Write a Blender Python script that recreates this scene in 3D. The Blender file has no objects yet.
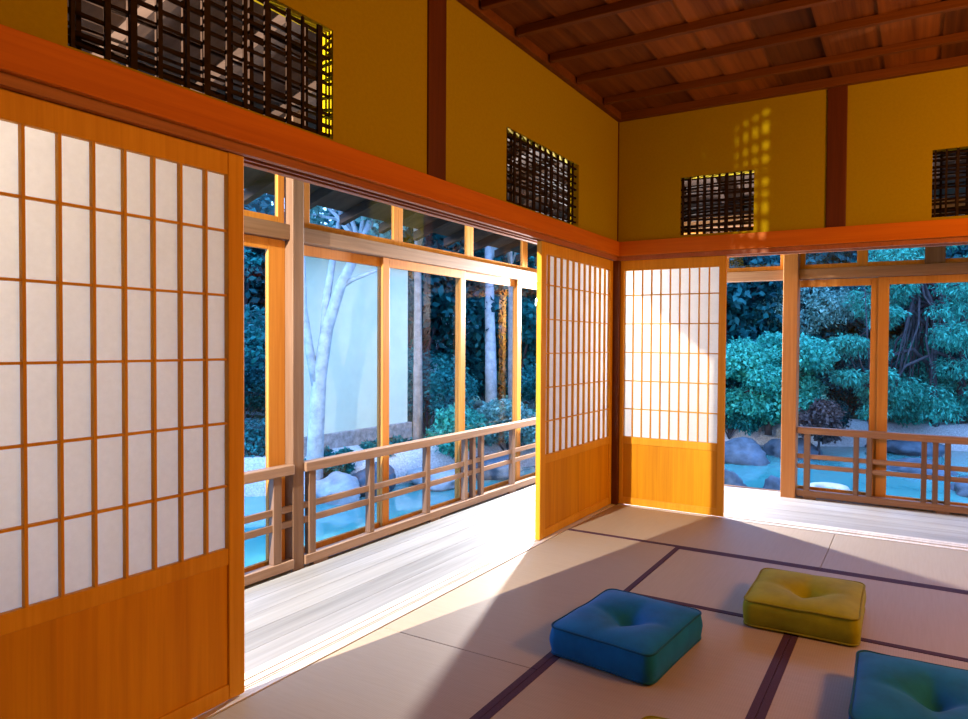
import bpy, bmesh, math, random
import numpy as np
from mathutils import Vector, Matrix, noise

random.seed(7)
sc = bpy.context.scene
col = sc.collection
PI = math.pi

# ---------------------------------------------------------------- materials
def new_mat(name):
    m = bpy.data.materials.new(name); m.use_nodes = True
    nt = m.node_tree
    for n in list(nt.nodes):
        if n.type != 'OUTPUT_MATERIAL' and n.type != 'BSDF_PRINCIPLED': nt.nodes.remove(n)
    return m, nt, nt.nodes['Principled BSDF'], nt.nodes['Material Output']

def ramp(nt, fac, stops):
    r = nt.nodes.new('ShaderNodeValToRGB')
    e = r.color_ramp.elements
    while len(e) < len(stops): e.new(0.5)
    for i, (p, c) in enumerate(stops):
        e[i].position = p; e[i].color = (*c, 1)
    nt.links.new(fac, r.inputs[0])
    return r.outputs[0]

def mapped(nt, scale):
    t = nt.nodes.new('ShaderNodeTexCoord'); mp = nt.nodes.new('ShaderNodeMapping')
    mp.inputs['Scale'].default_value = scale
    nt.links.new(t.outputs['Object'], mp.inputs[0])
    return mp.outputs[0]

def noise_tex(nt, vec, scale, detail=6, rough=.6, dist=0):
    n = nt.nodes.new('ShaderNodeTexNoise')
    n.inputs['Scale'].default_value = scale; n.inputs['Detail'].default_value = detail
    n.inputs['Roughness'].default_value = rough; n.inputs['Distortion'].default_value = dist
    nt.links.new(vec, n.inputs['Vector'])
    return n.outputs['Fac']

def bump(nt, b, h, strength, dist=.002):
    n = nt.nodes.new('ShaderNodeBump'); n.inputs['Strength'].default_value = strength
    n.inputs['Distance'].default_value = dist
    nt.links.new(h, n.inputs['Height']); nt.links.new(n.outputs[0], b.inputs['Normal'])

def island(nt, color, amount):
    g = nt.nodes.new('ShaderNodeNewGeometry'); mr = nt.nodes.new('ShaderNodeMapRange')
    mr.inputs['To Min'].default_value = 1 - amount; mr.inputs['To Max'].default_value = 1 + amount
    nt.links.new(g.outputs['Random Per Island'], mr.inputs['Value'])
    mx = nt.nodes.new('ShaderNodeMix'); mx.data_type = 'RGBA'; mx.blend_type = 'MULTIPLY'
    mx.inputs['Factor'].default_value = 1
    nt.links.new(color, mx.inputs[6]); nt.links.new(mr.outputs[0], mx.inputs[7])
    return mx.outputs[2]

def wood(name, dark, light, axis, rough=.5, vary=.0, grain=55, spec=.3, bmp=.15):
    m, nt, b, o = new_mat(name)
    s = [grain, grain, grain]; s[axis] = grain * .035
    v = mapped(nt, s)
    f1 = noise_tex(nt, v, 1.0, 7, .62, .4)
    s2 = [6, 6, 6]; s2[axis] = .5
    f2 = noise_tex(nt, mapped(nt, s2), 1.0, 3, .5)
    add = nt.nodes.new('ShaderNodeMath'); add.operation = 'ADD'
    nt.links.new(f1, add.inputs[0]); nt.links.new(f2, add.inputs[1])
    c = ramp(nt, add.outputs[0], [(.72, dark), (1.25 if False else 1.0, light)])
    h = nt.nodes.new('ShaderNodeMath'); h.operation = 'MULTIPLY'; h.inputs[1].default_value = .5
    nt.links.new(add.outputs[0], h.inputs[0])
    c = ramp(nt, h.outputs[0], [(.36, dark), (.62, light)])
    if vary: c = island(nt, c, vary)
    nt.links.new(c, b.inputs['Base Color'])
    b.inputs['Roughness'].default_value = rough
    b.inputs['Specular IOR Level'].default_value = spec
    bump(nt, b, f1, bmp)
    return m

def plain(name, c, rough=.6, var=.12, scale=20, spec=.3, bmp=.0, metal=0):
    m, nt, b, o = new_mat(name)
    f = noise_tex(nt, mapped(nt, (1, 1, 1)), scale, 5)
    cc = ramp(nt, f, [(.3, tuple(x * (1 - var) for x in c)), (.7, tuple(min(1, x * (1 + var)) for x in c))])
    nt.links.new(cc, b.inputs['Base Color'])
    b.inputs['Roughness'].default_value = rough
    b.inputs['Specular IOR Level'].default_value = spec
    b.inputs['Metallic'].default_value = metal
    if bmp: bump(nt, b, f, bmp, .004)
    return m

def leaf_mat(name, dark, light, transl=.35):
    m, nt, b, o = new_mat(name)
    g = nt.nodes.new('ShaderNodeNewGeometry')
    c = ramp(nt, g.outputs['Random Per Island'], [(0, dark), (.6, tuple((a + d) / 2 for a, d in zip(dark, light))), (1, light)])
    nt.links.new(c, b.inputs['Base Color'])
    b.inputs['Roughness'].default_value = .55
    b.inputs['Specular IOR Level'].default_value = .18
    t = nt.nodes.new('ShaderNodeBsdfTranslucent'); nt.links.new(c, t.inputs['Color'])
    mx = nt.nodes.new('ShaderNodeMixShader'); mx.inputs[0].default_value = transl
    nt.links.new(b.outputs[0], mx.inputs[1]); nt.links.new(t.outputs[0], mx.inputs[2])
    nt.links.new(mx.outputs[0], o.inputs[0])
    return m

def paper_mat():
    m, nt, b, o = new_mat('shoji_paper')
    f = noise_tex(nt, mapped(nt, (1, 1, 1)), 60, 6)
    c = ramp(nt, f, [(.3, (.60, .585, .57)), (.7, (.64, .625, .61))])
    nt.links.new(c, b.inputs['Base Color']); b.inputs['Roughness'].default_value = .9
    b.inputs['Specular IOR Level'].default_value = .1
    t = nt.nodes.new('ShaderNodeBsdfTranslucent'); nt.links.new(c, t.inputs['Color'])
    mx = nt.nodes.new('ShaderNodeMixShader'); mx.inputs[0].default_value = .5
    nt.links.new(b.outputs[0], mx.inputs[1]); nt.links.new(t.outputs[0], mx.inputs[2])
    nt.links.new(mx.outputs[0], o.inputs[0])
    return m

def glass_mat():
    m, nt, b, o = new_mat('window_glass')
    nt.nodes.remove(b)
    tr = nt.nodes.new('ShaderNodeBsdfTransparent'); tr.inputs[0].default_value = (.94, .97, .98, 1)
    gl = nt.nodes.new('ShaderNodeBsdfGlossy'); gl.inputs['Roughness'].default_value = .01
    # Schlick reflectance from |incoming . normal|, the same on both faces of the pane
    ge = nt.nodes.new('ShaderNodeNewGeometry'); dt = nt.nodes.new('ShaderNodeVectorMath'); dt.operation = 'DOT_PRODUCT'
    nt.links.new(ge.outputs['Incoming'], dt.inputs[0]); nt.links.new(ge.outputs['Normal'], dt.inputs[1])
    def mth(op, a, b):
        n = nt.nodes.new('ShaderNodeMath'); n.operation = op
        for i, q in enumerate((a, b)):
            if q is None: continue
            if isinstance(q, (int, float)): n.inputs[i].default_value = q
            else: nt.links.new(q, n.inputs[i])
        return n.outputs[0]
    ab = mth('ABSOLUTE', dt.outputs['Value'], None)
    fz = mth('MULTIPLY_ADD', mth('POWER', mth('SUBTRACT', 1.0, ab), 5.0), .40); fz.node.inputs[2].default_value = .014
    mx = nt.nodes.new('ShaderNodeMixShader')
    nt.links.new(fz, mx.inputs[0]); nt.links.new(tr.outputs[0], mx.inputs[1]); nt.links.new(gl.outputs[0], mx.inputs[2])
    nt.links.new(mx.outputs[0], o.inputs[0])
    return m

def tatami_mat():
    m, nt, b, o = new_mat('tatami_rush')
    w = nt.nodes.new('ShaderNodeTexWave'); w.wave_type = 'BANDS'; w.bands_direction = 'X'
    w.inputs['Scale'].default_value = 32; w.inputs['Distortion'].default_value = .3
    t = nt.nodes.new('ShaderNodeTexCoord'); nt.links.new(t.outputs['Object'], w.inputs['Vector'])
    f = noise_tex(nt, mapped(nt, (3, 60, 1)), 1.5, 4)
    a = nt.nodes.new('ShaderNodeMath'); a.operation = 'MULTIPLY_ADD'; a.inputs[1].default_value = .35; 
    nt.links.new(w.outputs['Fac'], a.inputs[0]); nt.links.new(f, a.inputs[2])
    c = ramp(nt, a.outputs[0], [(.3, (.295, .222, .158)), (.9, (.34, .260, .188))])
    nt.links.new(c, b.inputs['Base Color'])
    b.inputs['Roughness'].default_value = .55; b.inputs['Specular IOR Level'].default_value = .3
    bump(nt, b, w.outputs['Fac'], .12, .001)
    return m

def cloth_mat(name, dark, light):
    m, nt, b, o = new_mat(name)
    f = noise_tex(nt, mapped(nt, (1, 1, 1)), 8, 4)
    c = ramp(nt, f, [(.35, dark), (.65, light)])
    nt.links.new(c, b.inputs['Base Color'])
    b.inputs['Roughness'].default_value = .85; b.inputs['Specular IOR Level'].default_value = .2
    b.inputs['Sheen Weight'].default_value = .04
    w = noise_tex(nt, mapped(nt, (1, 1, 1)), 420, 2)
    bump(nt, b, w, .25, .001)
    return m

def water_mat():
    m, nt, b, o = new_mat('pond_water')
    f = noise_tex(nt, mapped(nt, (1, 1, 1)), 1.2, 3)
    c = ramp(nt, f, [(.3, (.05, .25, .245)), (.7, (.09, .33, .315))])
    nt.links.new(c, b.inputs['Base Color'])
    b.inputs['Roughness'].default_value = .06; b.inputs['Specular IOR Level'].default_value = .8
    r = noise_tex(nt, mapped(nt, (1, 1, 1)), 9, 3)
    bump(nt, b, r, .10, .01)
    return m

M = {}
M['panel_wood'] = wood('golden_panel_wood', (.44, .165, .002), (.60, .262, .004), 2, .5, .16, 40, .15)
M['frame_wood'] = wood('golden_frame_wood', (.56, .24, .010), (.70, .335, .020), 2, .5, 0, 55, .15)
M['lintel_wood'] = wood('orange_lintel_wood', (.44, .10, .002), (.56, .145, .004), 1, .5, 0, 55, .15)
M['lintel_wood_x'] = wood('orange_lintel_wood_x', (.44, .10, .002), (.56, .145, .004), 0, .5, 0, 55, .15)
M['kamoi'] = wood('brown_head_rail_wood', (.26, .075, .02), (.40, .13, .04), 1, .5)
M['post'] = wood('dark_red_post_wood', (.075, .014, .002), (.12, .026, .004), 2, .5)
M['sash'] = wood('orange_sash_wood', (.42, .16, .022), (.56, .24, .045), 2, .5, 0, 55, .2)
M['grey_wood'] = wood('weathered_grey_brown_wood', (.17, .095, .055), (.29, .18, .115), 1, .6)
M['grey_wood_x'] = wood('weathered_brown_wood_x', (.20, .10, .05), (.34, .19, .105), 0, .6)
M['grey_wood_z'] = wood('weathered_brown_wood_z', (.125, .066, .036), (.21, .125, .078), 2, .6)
M['gold_post'] = wood('honey_post_wood', (.38, .16, .045), (.52, .24, .075), 2, .5)
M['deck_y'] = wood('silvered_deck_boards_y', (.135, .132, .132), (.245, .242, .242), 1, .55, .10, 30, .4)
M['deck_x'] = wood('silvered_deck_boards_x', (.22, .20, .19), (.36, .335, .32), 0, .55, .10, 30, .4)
M['sill'] = wood('pale_sill_wood', (.50, .43, .38), (.66, .58, .52), 1, .5)
M['groove'] = plain('dark_groove', (.16, .07, .03), .8)
M['ceiling_board'] = wood('dark_ceiling_boards', (.060, .015, .002), (.165, .047, .006), 1, .6, .65, 26, .12)
M['batten'] = wood('dark_ceiling_batten', (.10, .028, .004), (.17, .050, .008), 0, .55, 0, 55, .15)
M['plaster'] = plain('mustard_plaster', (.335, .225, .002), .9, .07, 60, .05, .15)
M['roof_wood'] = wood('eave_boards', (.034, .020, .015), (.070, .043, .032), 0, .8, .25, 24, .1)
M['bamboo'] = plain('dark_bamboo_strips', (.026, .014, .009), .8, .35, 30, .04)
M['paper'] = paper_mat()
M['glass'] = glass_mat()
M['tatami'] = tatami_mat()
M['border'] = plain('purple_brown_cloth_border', (.050, .016, .034), .8, .3, 200)
M['blue'] = cloth_mat('teal_blue_cloth', (.0012, .095, .25), (.002, .125, .33))
M['blue_dark'] = cloth_mat('teal_blue_piping_cloth', (.001, .055, .13), (.0015, .075, .17))
M['green'] = cloth_mat('olive_green_cloth', (.215, .20, .003), (.28, .265, .005))
M['green_dark'] = cloth_mat('olive_piping_cloth', (.17, .15, .006), (.22, .19, .008))
M['water'] = water_mat()
M['rock'] = plain('grey_garden_rock', (.075, .10, .13), .8, .5, 4, .3, .6)
M['pale_rock'] = plain('pale_garden_rock', (.33, .34, .36), .8, .35, 5, .3, .5)
M['gravel'] = plain('pale_gravel', (.55, .54, .54), .9, .35, 45, .2, .8)
M['moss'] = plain('moss_ground', (.07, .16, .08), .95, .5, 5, .1, .8)
M['bark_pale'] = plain('pale_bark', (.46, .47, .50), .85, .3, 9, .2, .4)
M['bark_dark'] = plain('dark_bark', (.09, .08, .09), .9, .4, 9, .2, .5)
M['bark_brown'] = plain('cedar_bark', (.36, .27, .23), .9, .3, 12, .2, .5)
M['cream'] = plain('cream_garden_plaster', (.78, .74, .54), .9, .05, 5, .1)
M['stone_base'] = plain('rough_stone_base', (.34, .30, .28), .9, .4, 14, .2, .8)
M['tile'] = plain('dark_roof_tile', (.10, .12, .15), .6, .3, 10)
M['leaf_teal'] = leaf_mat('fresh_leaves', (.010, .20, .16), (.10, .66, .48))
M['leaf_dark'] = leaf_mat('dark_evergreen_leaves', (.002, .045, .06), (.014, .17, .18))
M['leaf_mid'] = leaf_mat('mid_green_leaves', (.004, .09, .10), (.03, .33, .31))
M['leaf_pale'] = leaf_mat('pale_grey_green_leaves', (.06, .22, .20), (.34, .62, .54))
M['leaf_brown'] = leaf_mat('brown_purple_leaves', (.05, .035, .035), (.20, .14, .13))

# ---------------------------------------------------------------- mesh helpers
class MB:
    def __init__(self): self.v = []; self.f = []; self.sm = []
    def box(self, x0, x1, y0, y1, z0, z1):
        if x0 > x1: x0, x1 = x1, x0
        if y0 > y1: y0, y1 = y1, y0
        if z0 > z1: z0, z1 = z1, z0
        n = len(self.v)
        self.v += [(x0, y0, z0), (x1, y0, z0), (x1, y1, z0), (x0, y1, z0), (x0, y0, z1), (x1, y0, z1), (x1, y1, z1), (x0, y1, z1)]
        for q in ((0, 3, 2, 1), (4, 5, 6, 7), (0, 1, 5, 4), (1, 2, 6, 5), (2, 3, 7, 6), (3, 0, 4, 7)):
            self.f.append(tuple(n + i for i in q)); self.sm.append(False)
        return self
    def poly_prism(self, pts, off):
        n = len(self.v); k = len(pts); o = Vector(off)
        self.v += [tuple(p) for p in pts] + [tuple(Vector(p) + o) for p in pts]
        self.f.append(tuple(range(n, n + k))); self.f.append(tuple(reversed(range(n + k, n + 2 * k))))
        self.sm += [False, False]
        for i in range(k):
            j = (i + 1) % k
            self.f.append((n + i, n + k + i, n + k + j, n + j)); self.sm.append(False)
        return self
    def tube(self, pts, rad, seg=8, closed=False, cap=True):
        pts = [Vector(p) for p in pts]; n0 = len(self.v); N = len(pts)
        if not hasattr(rad, '__len__'): rad = [rad] * N
        up = Vector((0, 0, 1)); prev = None
        for i, p in enumerate(pts):
            if closed: t = pts[(i + 1) % N] - pts[i - 1]
            else: t = pts[min(i + 1, N - 1)] - pts[max(i - 1, 0)]
            t.normalize()
            a = prev if prev is not None else (Vector((1, 0, 0)) if abs(t.z) > .9 else up)
            s = a - t * a.dot(t); s.normalize(); prev = s
            b = t.cross(s)
            for k in range(seg):
                an = 2 * PI * k / seg
                self.v.append(tuple(p + (s * math.cos(an) + b * math.sin(an)) * rad[i]))
        for i in range(N if closed else N - 1):
            j = (i + 1) % N
            for k in range(seg):
                l = (k + 1) % seg
                self.f.append((n0 + i * seg + k, n0 + i * seg + l, n0 + j * seg + l, n0 + j * seg + k)); self.sm.append(True)
        if cap and not closed:
            self.f.append(tuple(n0 + k for k in reversed(range(seg)))); self.sm.append(False)
            self.f.append(tuple(n0 + (N - 1) * seg + k for k in range(seg))); self.sm.append(False)
        return self
    def build(self, name, mat, parent=None, bevel=0, fix=False):
        me = bpy.data.meshes.new(name)
        off = Vector((0, 0, 0))
        if parent is not None:
            p = parent
            while p is not None: off += Vector(p.location); p = p.parent
        me.from_pydata([tuple(Vector(v) - off) for v in self.v], [], self.f)
        me.polygons.foreach_set('use_smooth', self.sm)
        me.materials.append(mat)
        if fix:
            bm = bmesh.new(); bm.from_mesh(me); bmesh.ops.recalc_face_normals(bm, faces=bm.faces[:]); bm.to_mesh(me); bm.free()
        me.update()
        o = bpy.data.objects.new(name, me); col.objects.link(o)
        if parent is not None: o.parent = parent
        if bevel:
            b = o.modifiers.new('bevel', 'BEVEL'); b.width = bevel; b.segments = 2; b.limit_method = 'ANGLE'
        return o

def B(*a): return MB().box(*a)

def empty(name, loc, label, cat, group=None):
    o = bpy.data.objects.new(name, None); col.objects.link(o)
    o.location = loc; o.empty_display_size = .1
    return tag(o, label, cat, group)

def tag(o, label, cat, group=None):
    o['label'] = label; o['category'] = cat
    if group: o['group'] = group
    return o

def struct(o):
    o['kind'] = 'structure'; return o

# ---------------------------------------------------------------- room shell
RX, RY = 4.6, -6.2            # far ends of the room behind the camera
ZC = 3.07                     # ceiling line
PN, PF = -3.15, -1.098        # edges of the opening between the left-hand screens

def holed_wall(name, axis, a0, a1, z0, z1, t0, t1, holes, mat):
    """a wall slab along one axis, cut into boxes around rectangular holes (one mesh)"""
    xs = sorted({a0, a1} | {h[0] for h in holes} | {h[1] for h in holes})
    mb = MB()
    for s, e in zip(xs[:-1], xs[1:]):
        hs = [h for h in holes if h[0] <= s + 1e-6 and h[1] >= e - 1e-6]
        spans = [(z0, z1)]
        for h in hs:
            spans = [(z0, h[2]), (h[3], z1)]
        for u, w in spans:
            if w - u < 1e-4: continue
            if axis == 'y': mb.box(t0, t1, s, e, u, w)
            else: mb.box(s, e, t0, t1, u, w)
    return mb.build(name, mat)

G1 = (-3.70, -2.785, 2.13, 2.575); G2 = (-1.55, -.66, 2.13, 2.565)
G3 = (.525, 1.09, 2.135, 2.575); G4 = (2.24, 2.83, 2.135, 2.57)
struct(holed_wall('wall_left', 'y', RY, .0, 2.0, 3.3, -.085, 0, [G1, G2], M['plaster']))
struct(holed_wall('wall_back', 'x', .0, RX, 2.0, 3.3, 0, .085, [G3, G4], M['plaster']))
struct(B(RX, RX + .1, RY, .085, -.05, 3.3).build('wall_right', M['plaster']))
struct(B(-.085, RX + .1, RY - .1, RY, -.05, 3.3).build('wall_rear', M['plaster']))
struct(B(-.085, 0, RY, -4.30, 0, 2.0).build('wall_left_lower', M['plaster']))
struct(B(-.0, RX, RY, 0, -.16, -.055).build('floor', M['groove']))

# ceiling: boards lapped along y, battens along x, cornice round the walls
mb = MB(); x = 0.0; i = 0
while x < RX:
    w = .325
    mb.poly_prism([(x, RY, 3.125), (min(x + w + .02, RX), RY, 3.137), (min(x + w + .02, RX), RY, 3.149), (x, RY, 3.137)], (0, -RY, 0))
    x += w; i += 1
struct(mb.build('ceiling', M['ceiling_board'], fix=True))
for y in [-.335, -.755, -1.115, -1.49, -1.825, -2.2, -2.57, -2.94, -3.31, -3.68, -4.05, -4.42, -4.79, -5.16, -5.53, -5.9]:
    struct(B(.06, RX, y - .057, y - .023, 3.080, 3.128).build('trim_batten', M['batten'], bevel=.003))
struct(B(0, .045, RY, 0, ZC, 3.13).build('trim_left_cornice', M['batten'], bevel=.004))
struct(B(.045, RX, -.045, 0, ZC, 3.13).build('trim_back_cornice', M['batten'], bevel=.004))

# lintels (nageshi) and the head rails with their grooves
struct(B(.0, .032, RY, -.0, 2.0, 2.113).build('trim_left_lintel', M['lintel_wood'], bevel=.003))
struct(B(.032, RX, -.032, 0, 2.0, 2.113).build('trim_back_lintel', M['lintel_wood_x'], bevel=.003))
mb = MB()
for a, b, z in ((0, -.028, 1.968), (-.028, -.064, 1.985), (-.064, -.078, 1.968), (-.078, -.112, 1.985), (-.112, -.15, 1.968)):
    mb.box(b, a, RY, 0, z, 2.0)
struct(mb.build('trim_left_head_rail', M['kamoi']))
mb = MB()
for a, b, z in ((0, .028, 1.968), (.028, .064, 1.985), (.064, .078, 1.968), (.078, .112, 1.985), (.112, .15, 1.968)):
    mb.box(0, RX, a, b, z, 2.0)
struct(mb.build('trim_back_head_rail', M['kamoi']))

# sills: pale boards with two dark grooves each
mb = MB()
for a, b, z in ((-.004, -.030, 0.0), (-.030, -.064, -.004), (-.064, -.070, 0), (-.070, -.078, -.012), (-.078, -.112, 0), (-.112, -.120, -.012), (-.120, -.165, 0)):
    mb.box(b, a, RY, .08, -.05, z)
struct(mb.build('trim_left_sill', M['sill']))
mb = MB()
for a, b, z in ((.004, .030, 0.0), (.030, .064, -.004), (.064, .070, 0), (.070, .078, -.012), (.078, .112, 0), (.112, .120, -.012), (.120, .165, 0)):
    mb.box(.0, RX, a, b, -.05, z)
struct(mb.build('trim_back_sill', M['sill']))
g = MB().box(-.077, -.071, RY, .08, -.012, -.003).box(-.119, -.113, RY, .08, -.012, -.003)
struct(g.build('trim_left_sill_groove', M['groove']))
g = MB().box(.0, RX, .071, .077, -.012, -.003).box(.0, RX, .113, .119, -.012, -.003)
struct(g.build('trim_back_sill_groove', M['groove']))

# posts in the walls
struct(B(-.10, .012, -2.225, -2.095, 2.113, ZC).build('trim_left_post', M['post'], bevel=.004))
struct(B(1.59, 1.72, -.012, .10, 2.113, ZC).build('trim_back_post', M['post'], bevel=.004))
struct(B(-.09, .018, -.004, .10, 0.0, 1.968).build('trim_corner_post', M['post'], bevel=.004))
struct(B(-.09, .008, -.008, .10, 2.0, ZC).build('trim_corner_post', M['post'], bevel=.003))

# ---------------------------------------------------------------- shoji screens
def shoji(axis, a0, a1, n0, n1, p0, p1, step_from, step, ncol, label, zlow=.553, ztop=1.968):
    """axis 'y': lies along y between a0..a1, thickness n0 (room side) .. n1; paper p0..p1"""
    def bx(mb, s, e, t0, t1, z0, z1):
        if axis == 'y': mb.box(t0, t1, s, e, z0, z1)
        else: mb.box(s, e, t0, t1, z0, z1)
    mid = (a0 + a1) / 2
    loc = ((n0 + n1) / 2, mid, 0) if axis == 'y' else (mid, (n0 + n1) / 2, 0)
    t = empty('shoji_screen', loc, label, 'shoji screen', 'shoji screens around the tatami room')
    sgn = 1 if n0 > n1 else -1                  # towards the room
    for s_, e_ in ((a0, p0), (p1, a1)):
        fr = MB(); bx(fr, s_, e_, n0, n1, .003, ztop); fr.build('stile', M['frame_wood'], t, bevel=.003)
    e0 = n0 - sgn * .002; e1 = n1 + sgn * .002
    for u_, w_ in ((1.888, ztop), (.495, zlow), (.003, .06)):
        rl = MB(); bx(rl, p0, p1, e0, e1, u_, w_); rl.build('rail', M['frame_wood'], t, bevel=.003)
    # lattice of thin bars, proud of the paper on the room side
    lv = MB()
    q0 = n0 - sgn * .006; q1 = n0 - sgn * .024
    k = step_from
    while k < p1 - .01:
        if k > p0 + .01: bx(lv, k - .004, k + .004, q0, q1, zlow, 1.888)
        k += step
    lv.build('vertical_lattice', M['frame_wood'], t)
    lh = MB()
    for z in (.777, 1.003, 1.232, 1.461, 1.690):
        bx(lh, p0, p1, q0 - sgn * .003, q1, z - .004, z + .004)
    lh.build('horizontal_lattice', M['frame_wood'], t)
    pp = MB(); bx(pp, p0, p1, q1, q1 - sgn * .0015, zlow, 1.888)
    pp.build('paper', M['paper'], t)
    # wooden skirt board of upright planks
    bd = MB(); N = 4; cuts = [p0] + [p0 + (p1 - p0) * f for f in ((.24, .50, .76) if axis == 'y' else (.20, .55, .8))] + [p1]
    for s, e in zip(cuts[:-1], cuts[1:]):
        bx(bd, s, e, n0 - sgn * .010, n0 - sgn * .018, .06, .495)
    bd.build('skirt_board', M['panel_wood'], t)
    return t

shoji('y', -4.285, PN, -.033, -.061, -4.226, -3.209, -4.226 + .019, .0840, 12,
      'large shoji screen at left foreground, twelve pane columns over a golden wooden skirt')
shoji('y', PF, -.004, -.033, -.070, -1.030, -.046, -.983, .0858, 11,
      'shoji screen on the left wall at the room corner, seen edge-on beyond the veranda opening')
shoji('x', .004, .882, .033, .061, .046, .828, .046 + .0782, .0782, 10,
      'white shoji screen standing against the back wall beside the corner post')

# ---------------------------------------------------------------- lattice grilles in the plaster
def grille(axis, hole, vstep, label, seed):
    rnd = random.Random(seed)
    a0, a1, z0, z1 = hole
    mid = (a0 + a1) / 2
    s = -1 if axis == 'y' else 1              # outward direction
    loc = (s * .04, mid, z0) if axis == 'y' else (mid, s * .04, z0)
    t = empty('lattice_grille', loc, label, 'lattice grille', 'bamboo lattice grilles above the lintels')
    def bar(mb, s0, e0, d, w, z_0, z_1):
        if axis == 'y': mb.box(s * d - .004, s * d + .004, s0, e0, z_0, z_1)
        else: mb.box(s0, e0, s * d - .004, s * d + .004, z_0, z_1)
    for nm, d, ph in (('inner_lattice', .016, 0), ('outer_lattice', .060, .034)):
        mb = MB(); k = a0 + .018 + ph; i = 0
        while k < a1 - .005:
            w = (.019 if (i + seed) % 3 == 0 else .013) + rnd.uniform(-.004, .004)
            mb.box(*((s * d - .005, s * d + .005, k - w / 2, k + w / 2, z0, z1) if axis == 'y' else (k - w / 2, k + w / 2, s * d - .005, s * d + .005, z0, z1)))
            k += vstep * rnd.uniform(.8, 1.2); i += 1
        z = z0 + .022 + ph * .5; i = 0
        while z < z1 - .005:
            w = .0115 + rnd.uniform(-.002, .004)
            dd = d + .010
            # thin split-bamboo courses, a little out of true
            tl = rnd.uniform(-.012, .012)
            if axis == 'y': q = [(s * dd, a0, z - tl), (s * dd, (a0 + a1) / 2, z + rnd.uniform(-.004, .004)), (s * dd, a1, z + tl)]
            else: q = [(a0, s * dd, z - tl), ((a0 + a1) / 2, s * dd, z + rnd.uniform(-.004, .004)), (a1, s * dd, z + tl)]
            mb.tube(q, w * .62, 6)
            z += rnd.choice((.030, .052, .060)) * rnd.uniform(.85, 1.15); i += 1
        mb.build(nm, M['bamboo'], t)
    return t
grille('y', G1, .078, 'long dark bamboo grille above the lintel at upper left, over the foreground shoji', 1)
grille('y', G2, .075, 'dark bamboo grille on the left wall between the dark post and the corner', 2)
grille('x', G3, .058, 'dark bamboo grille on the back wall left of the dark post', 3)
grille('x', G4, .075, 'dark bamboo grille at the right edge, on the back wall right of the dark post', 4)

# ---------------------------------------------------------------- veranda
mb = MB(); n = 6; x0, x1 = -1.13, -.168
for i in range(n):
    w = (x1 - x0) / n
    mb.box(x0 + i * w + .0012, x0 + (i + 1) * w - .0012, RY, .165 if i == n - 1 else .17, -.06, -.006)
struct(mb.build('veranda_floor', M['deck_y']))
mb = MB(); y0, y1 = .172, 1.13
for i in range(n):
    w = (y1 - y0) / n
    mb.box(-1.13, RX, y0 + i * w + .0012, y0 + (i + 1) * w - .0012, -.06, -.006)
struct(mb.build('veranda_floor_back', M['deck_x']))

# outer pillars
struct(B(-1.048, -.975, -2.215, -2.142, -.6, 2.62).build('veranda_pillar', M['grey_wood_z'], bevel=.004))
struct(B(1.135, 1.255, .935, 1.06, -.6, 2.62).build('veranda_pillar', M['gold_post'], bevel=.004))

# transom beam, top beam, ground beam on the outer line
XO = -1.03; YO = 1.03
struct(B(-1.085, -1.0, RY, -2.215, 1.868, 1.955).build('trim_left_transom_beam', M['grey_wood'], bevel=.004))
struct(B(-1.085, -1.0, -2.140, 1.085, 1.868, 1.955).build('trim_left_transom_beam', M['grey_wood'], bevel=.004))
struct(B(-1.0, 1.135, 1.0, 1.085, 1.868, 1.955).build('trim_back_transom_beam', M['grey_wood_x'], bevel=.004))
struct(B(1.255, RX, 1.0, 1.085, 1.868, 1.955).build('trim_back_transom_beam', M['grey_wood_x'], bevel=.004))
struct(B(-1.085, -1.0, RY, 1.085, 2.36, 2.46).build('trim_left_top_beam', M['grey_wood'], bevel=.004))
struct(B(-1.0, RX, 1.0, 1.085, 2.36, 2.46).build('trim_back_top_beam', M['grey_wood_x'], bevel=.004))
struct(B(-1.16, -1.132, RY, 1.16, -.16, .0).build('trim_left_deck_fascia', M['grey_wood'], bevel=.003))
struct(B(-1.132, RX, 1.132, 1.16, -.16, .0).build('trim_back_deck_fascia', M['grey_wood_x'], bevel=.003))

WN = [0]
def window(axis, a0, a1, d0, d1, z0, z1, stile, top, bot, extra=None):
    """a glazed sash: frame + pane, structure"""
    WN[0] += 1
    def bx(mb, s, e, t0, t1, u, w):
        if axis == 'y': mb.box(t0, t1, s, e, u, w)
        else: mb.box(s, e, t0, t1, u, w)
    f = MB()
    bx(f, a0, a0 + stile, d0, d1, z0, z1); bx(f, a1 - stile, a1, d0, d1, z0, z1)
    bx(f, a0 + stile, a1 - stile, d0, d1, z1 - top, z1); bx(f, a0 + stile, a1 - stile, d0, d1, z0, z0 + bot)
    o = struct(f.build('window_%d' % WN[0], M['sash'], bevel=.003))
    g = MB(); dm = (d0 + d1) / 2
    bx(g, a0 + stile, a1 - stile, dm - .002, dm + .002, z0 + bot, z1 - top)
    g.build('glass_pane', M['glass'], o)
    return o
# sliding sashes, left side: neighbours run on two tracks and overlap by a stile
zs0, zs1 = .003, 1.866
TL = [(-1.066, -1.040), (-1.094, -1.068)]
edges = [-4.72, -3.86, -3.03, -2.16, -1.447, -.635, .16, 1.03]
for i, (s, e) in enumerate(zip(edges[:-1], edges[1:])):
    if e <= -2.1:  e2 = e - .005 if e < -2.5 else -2.17
    d0, d1 = TL[i % 2]
    aa = s - .03 if i not in (0, 3) else (s if i == 0 else -2.20)
    bb = e + .03
    if i == 2: bb = -2.215
    if i == 6: bb = 1.03
    window('y', aa, bb, d0 , d1, zs0, zs1, .105 if i == 2 else .06, .062, .075)
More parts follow.
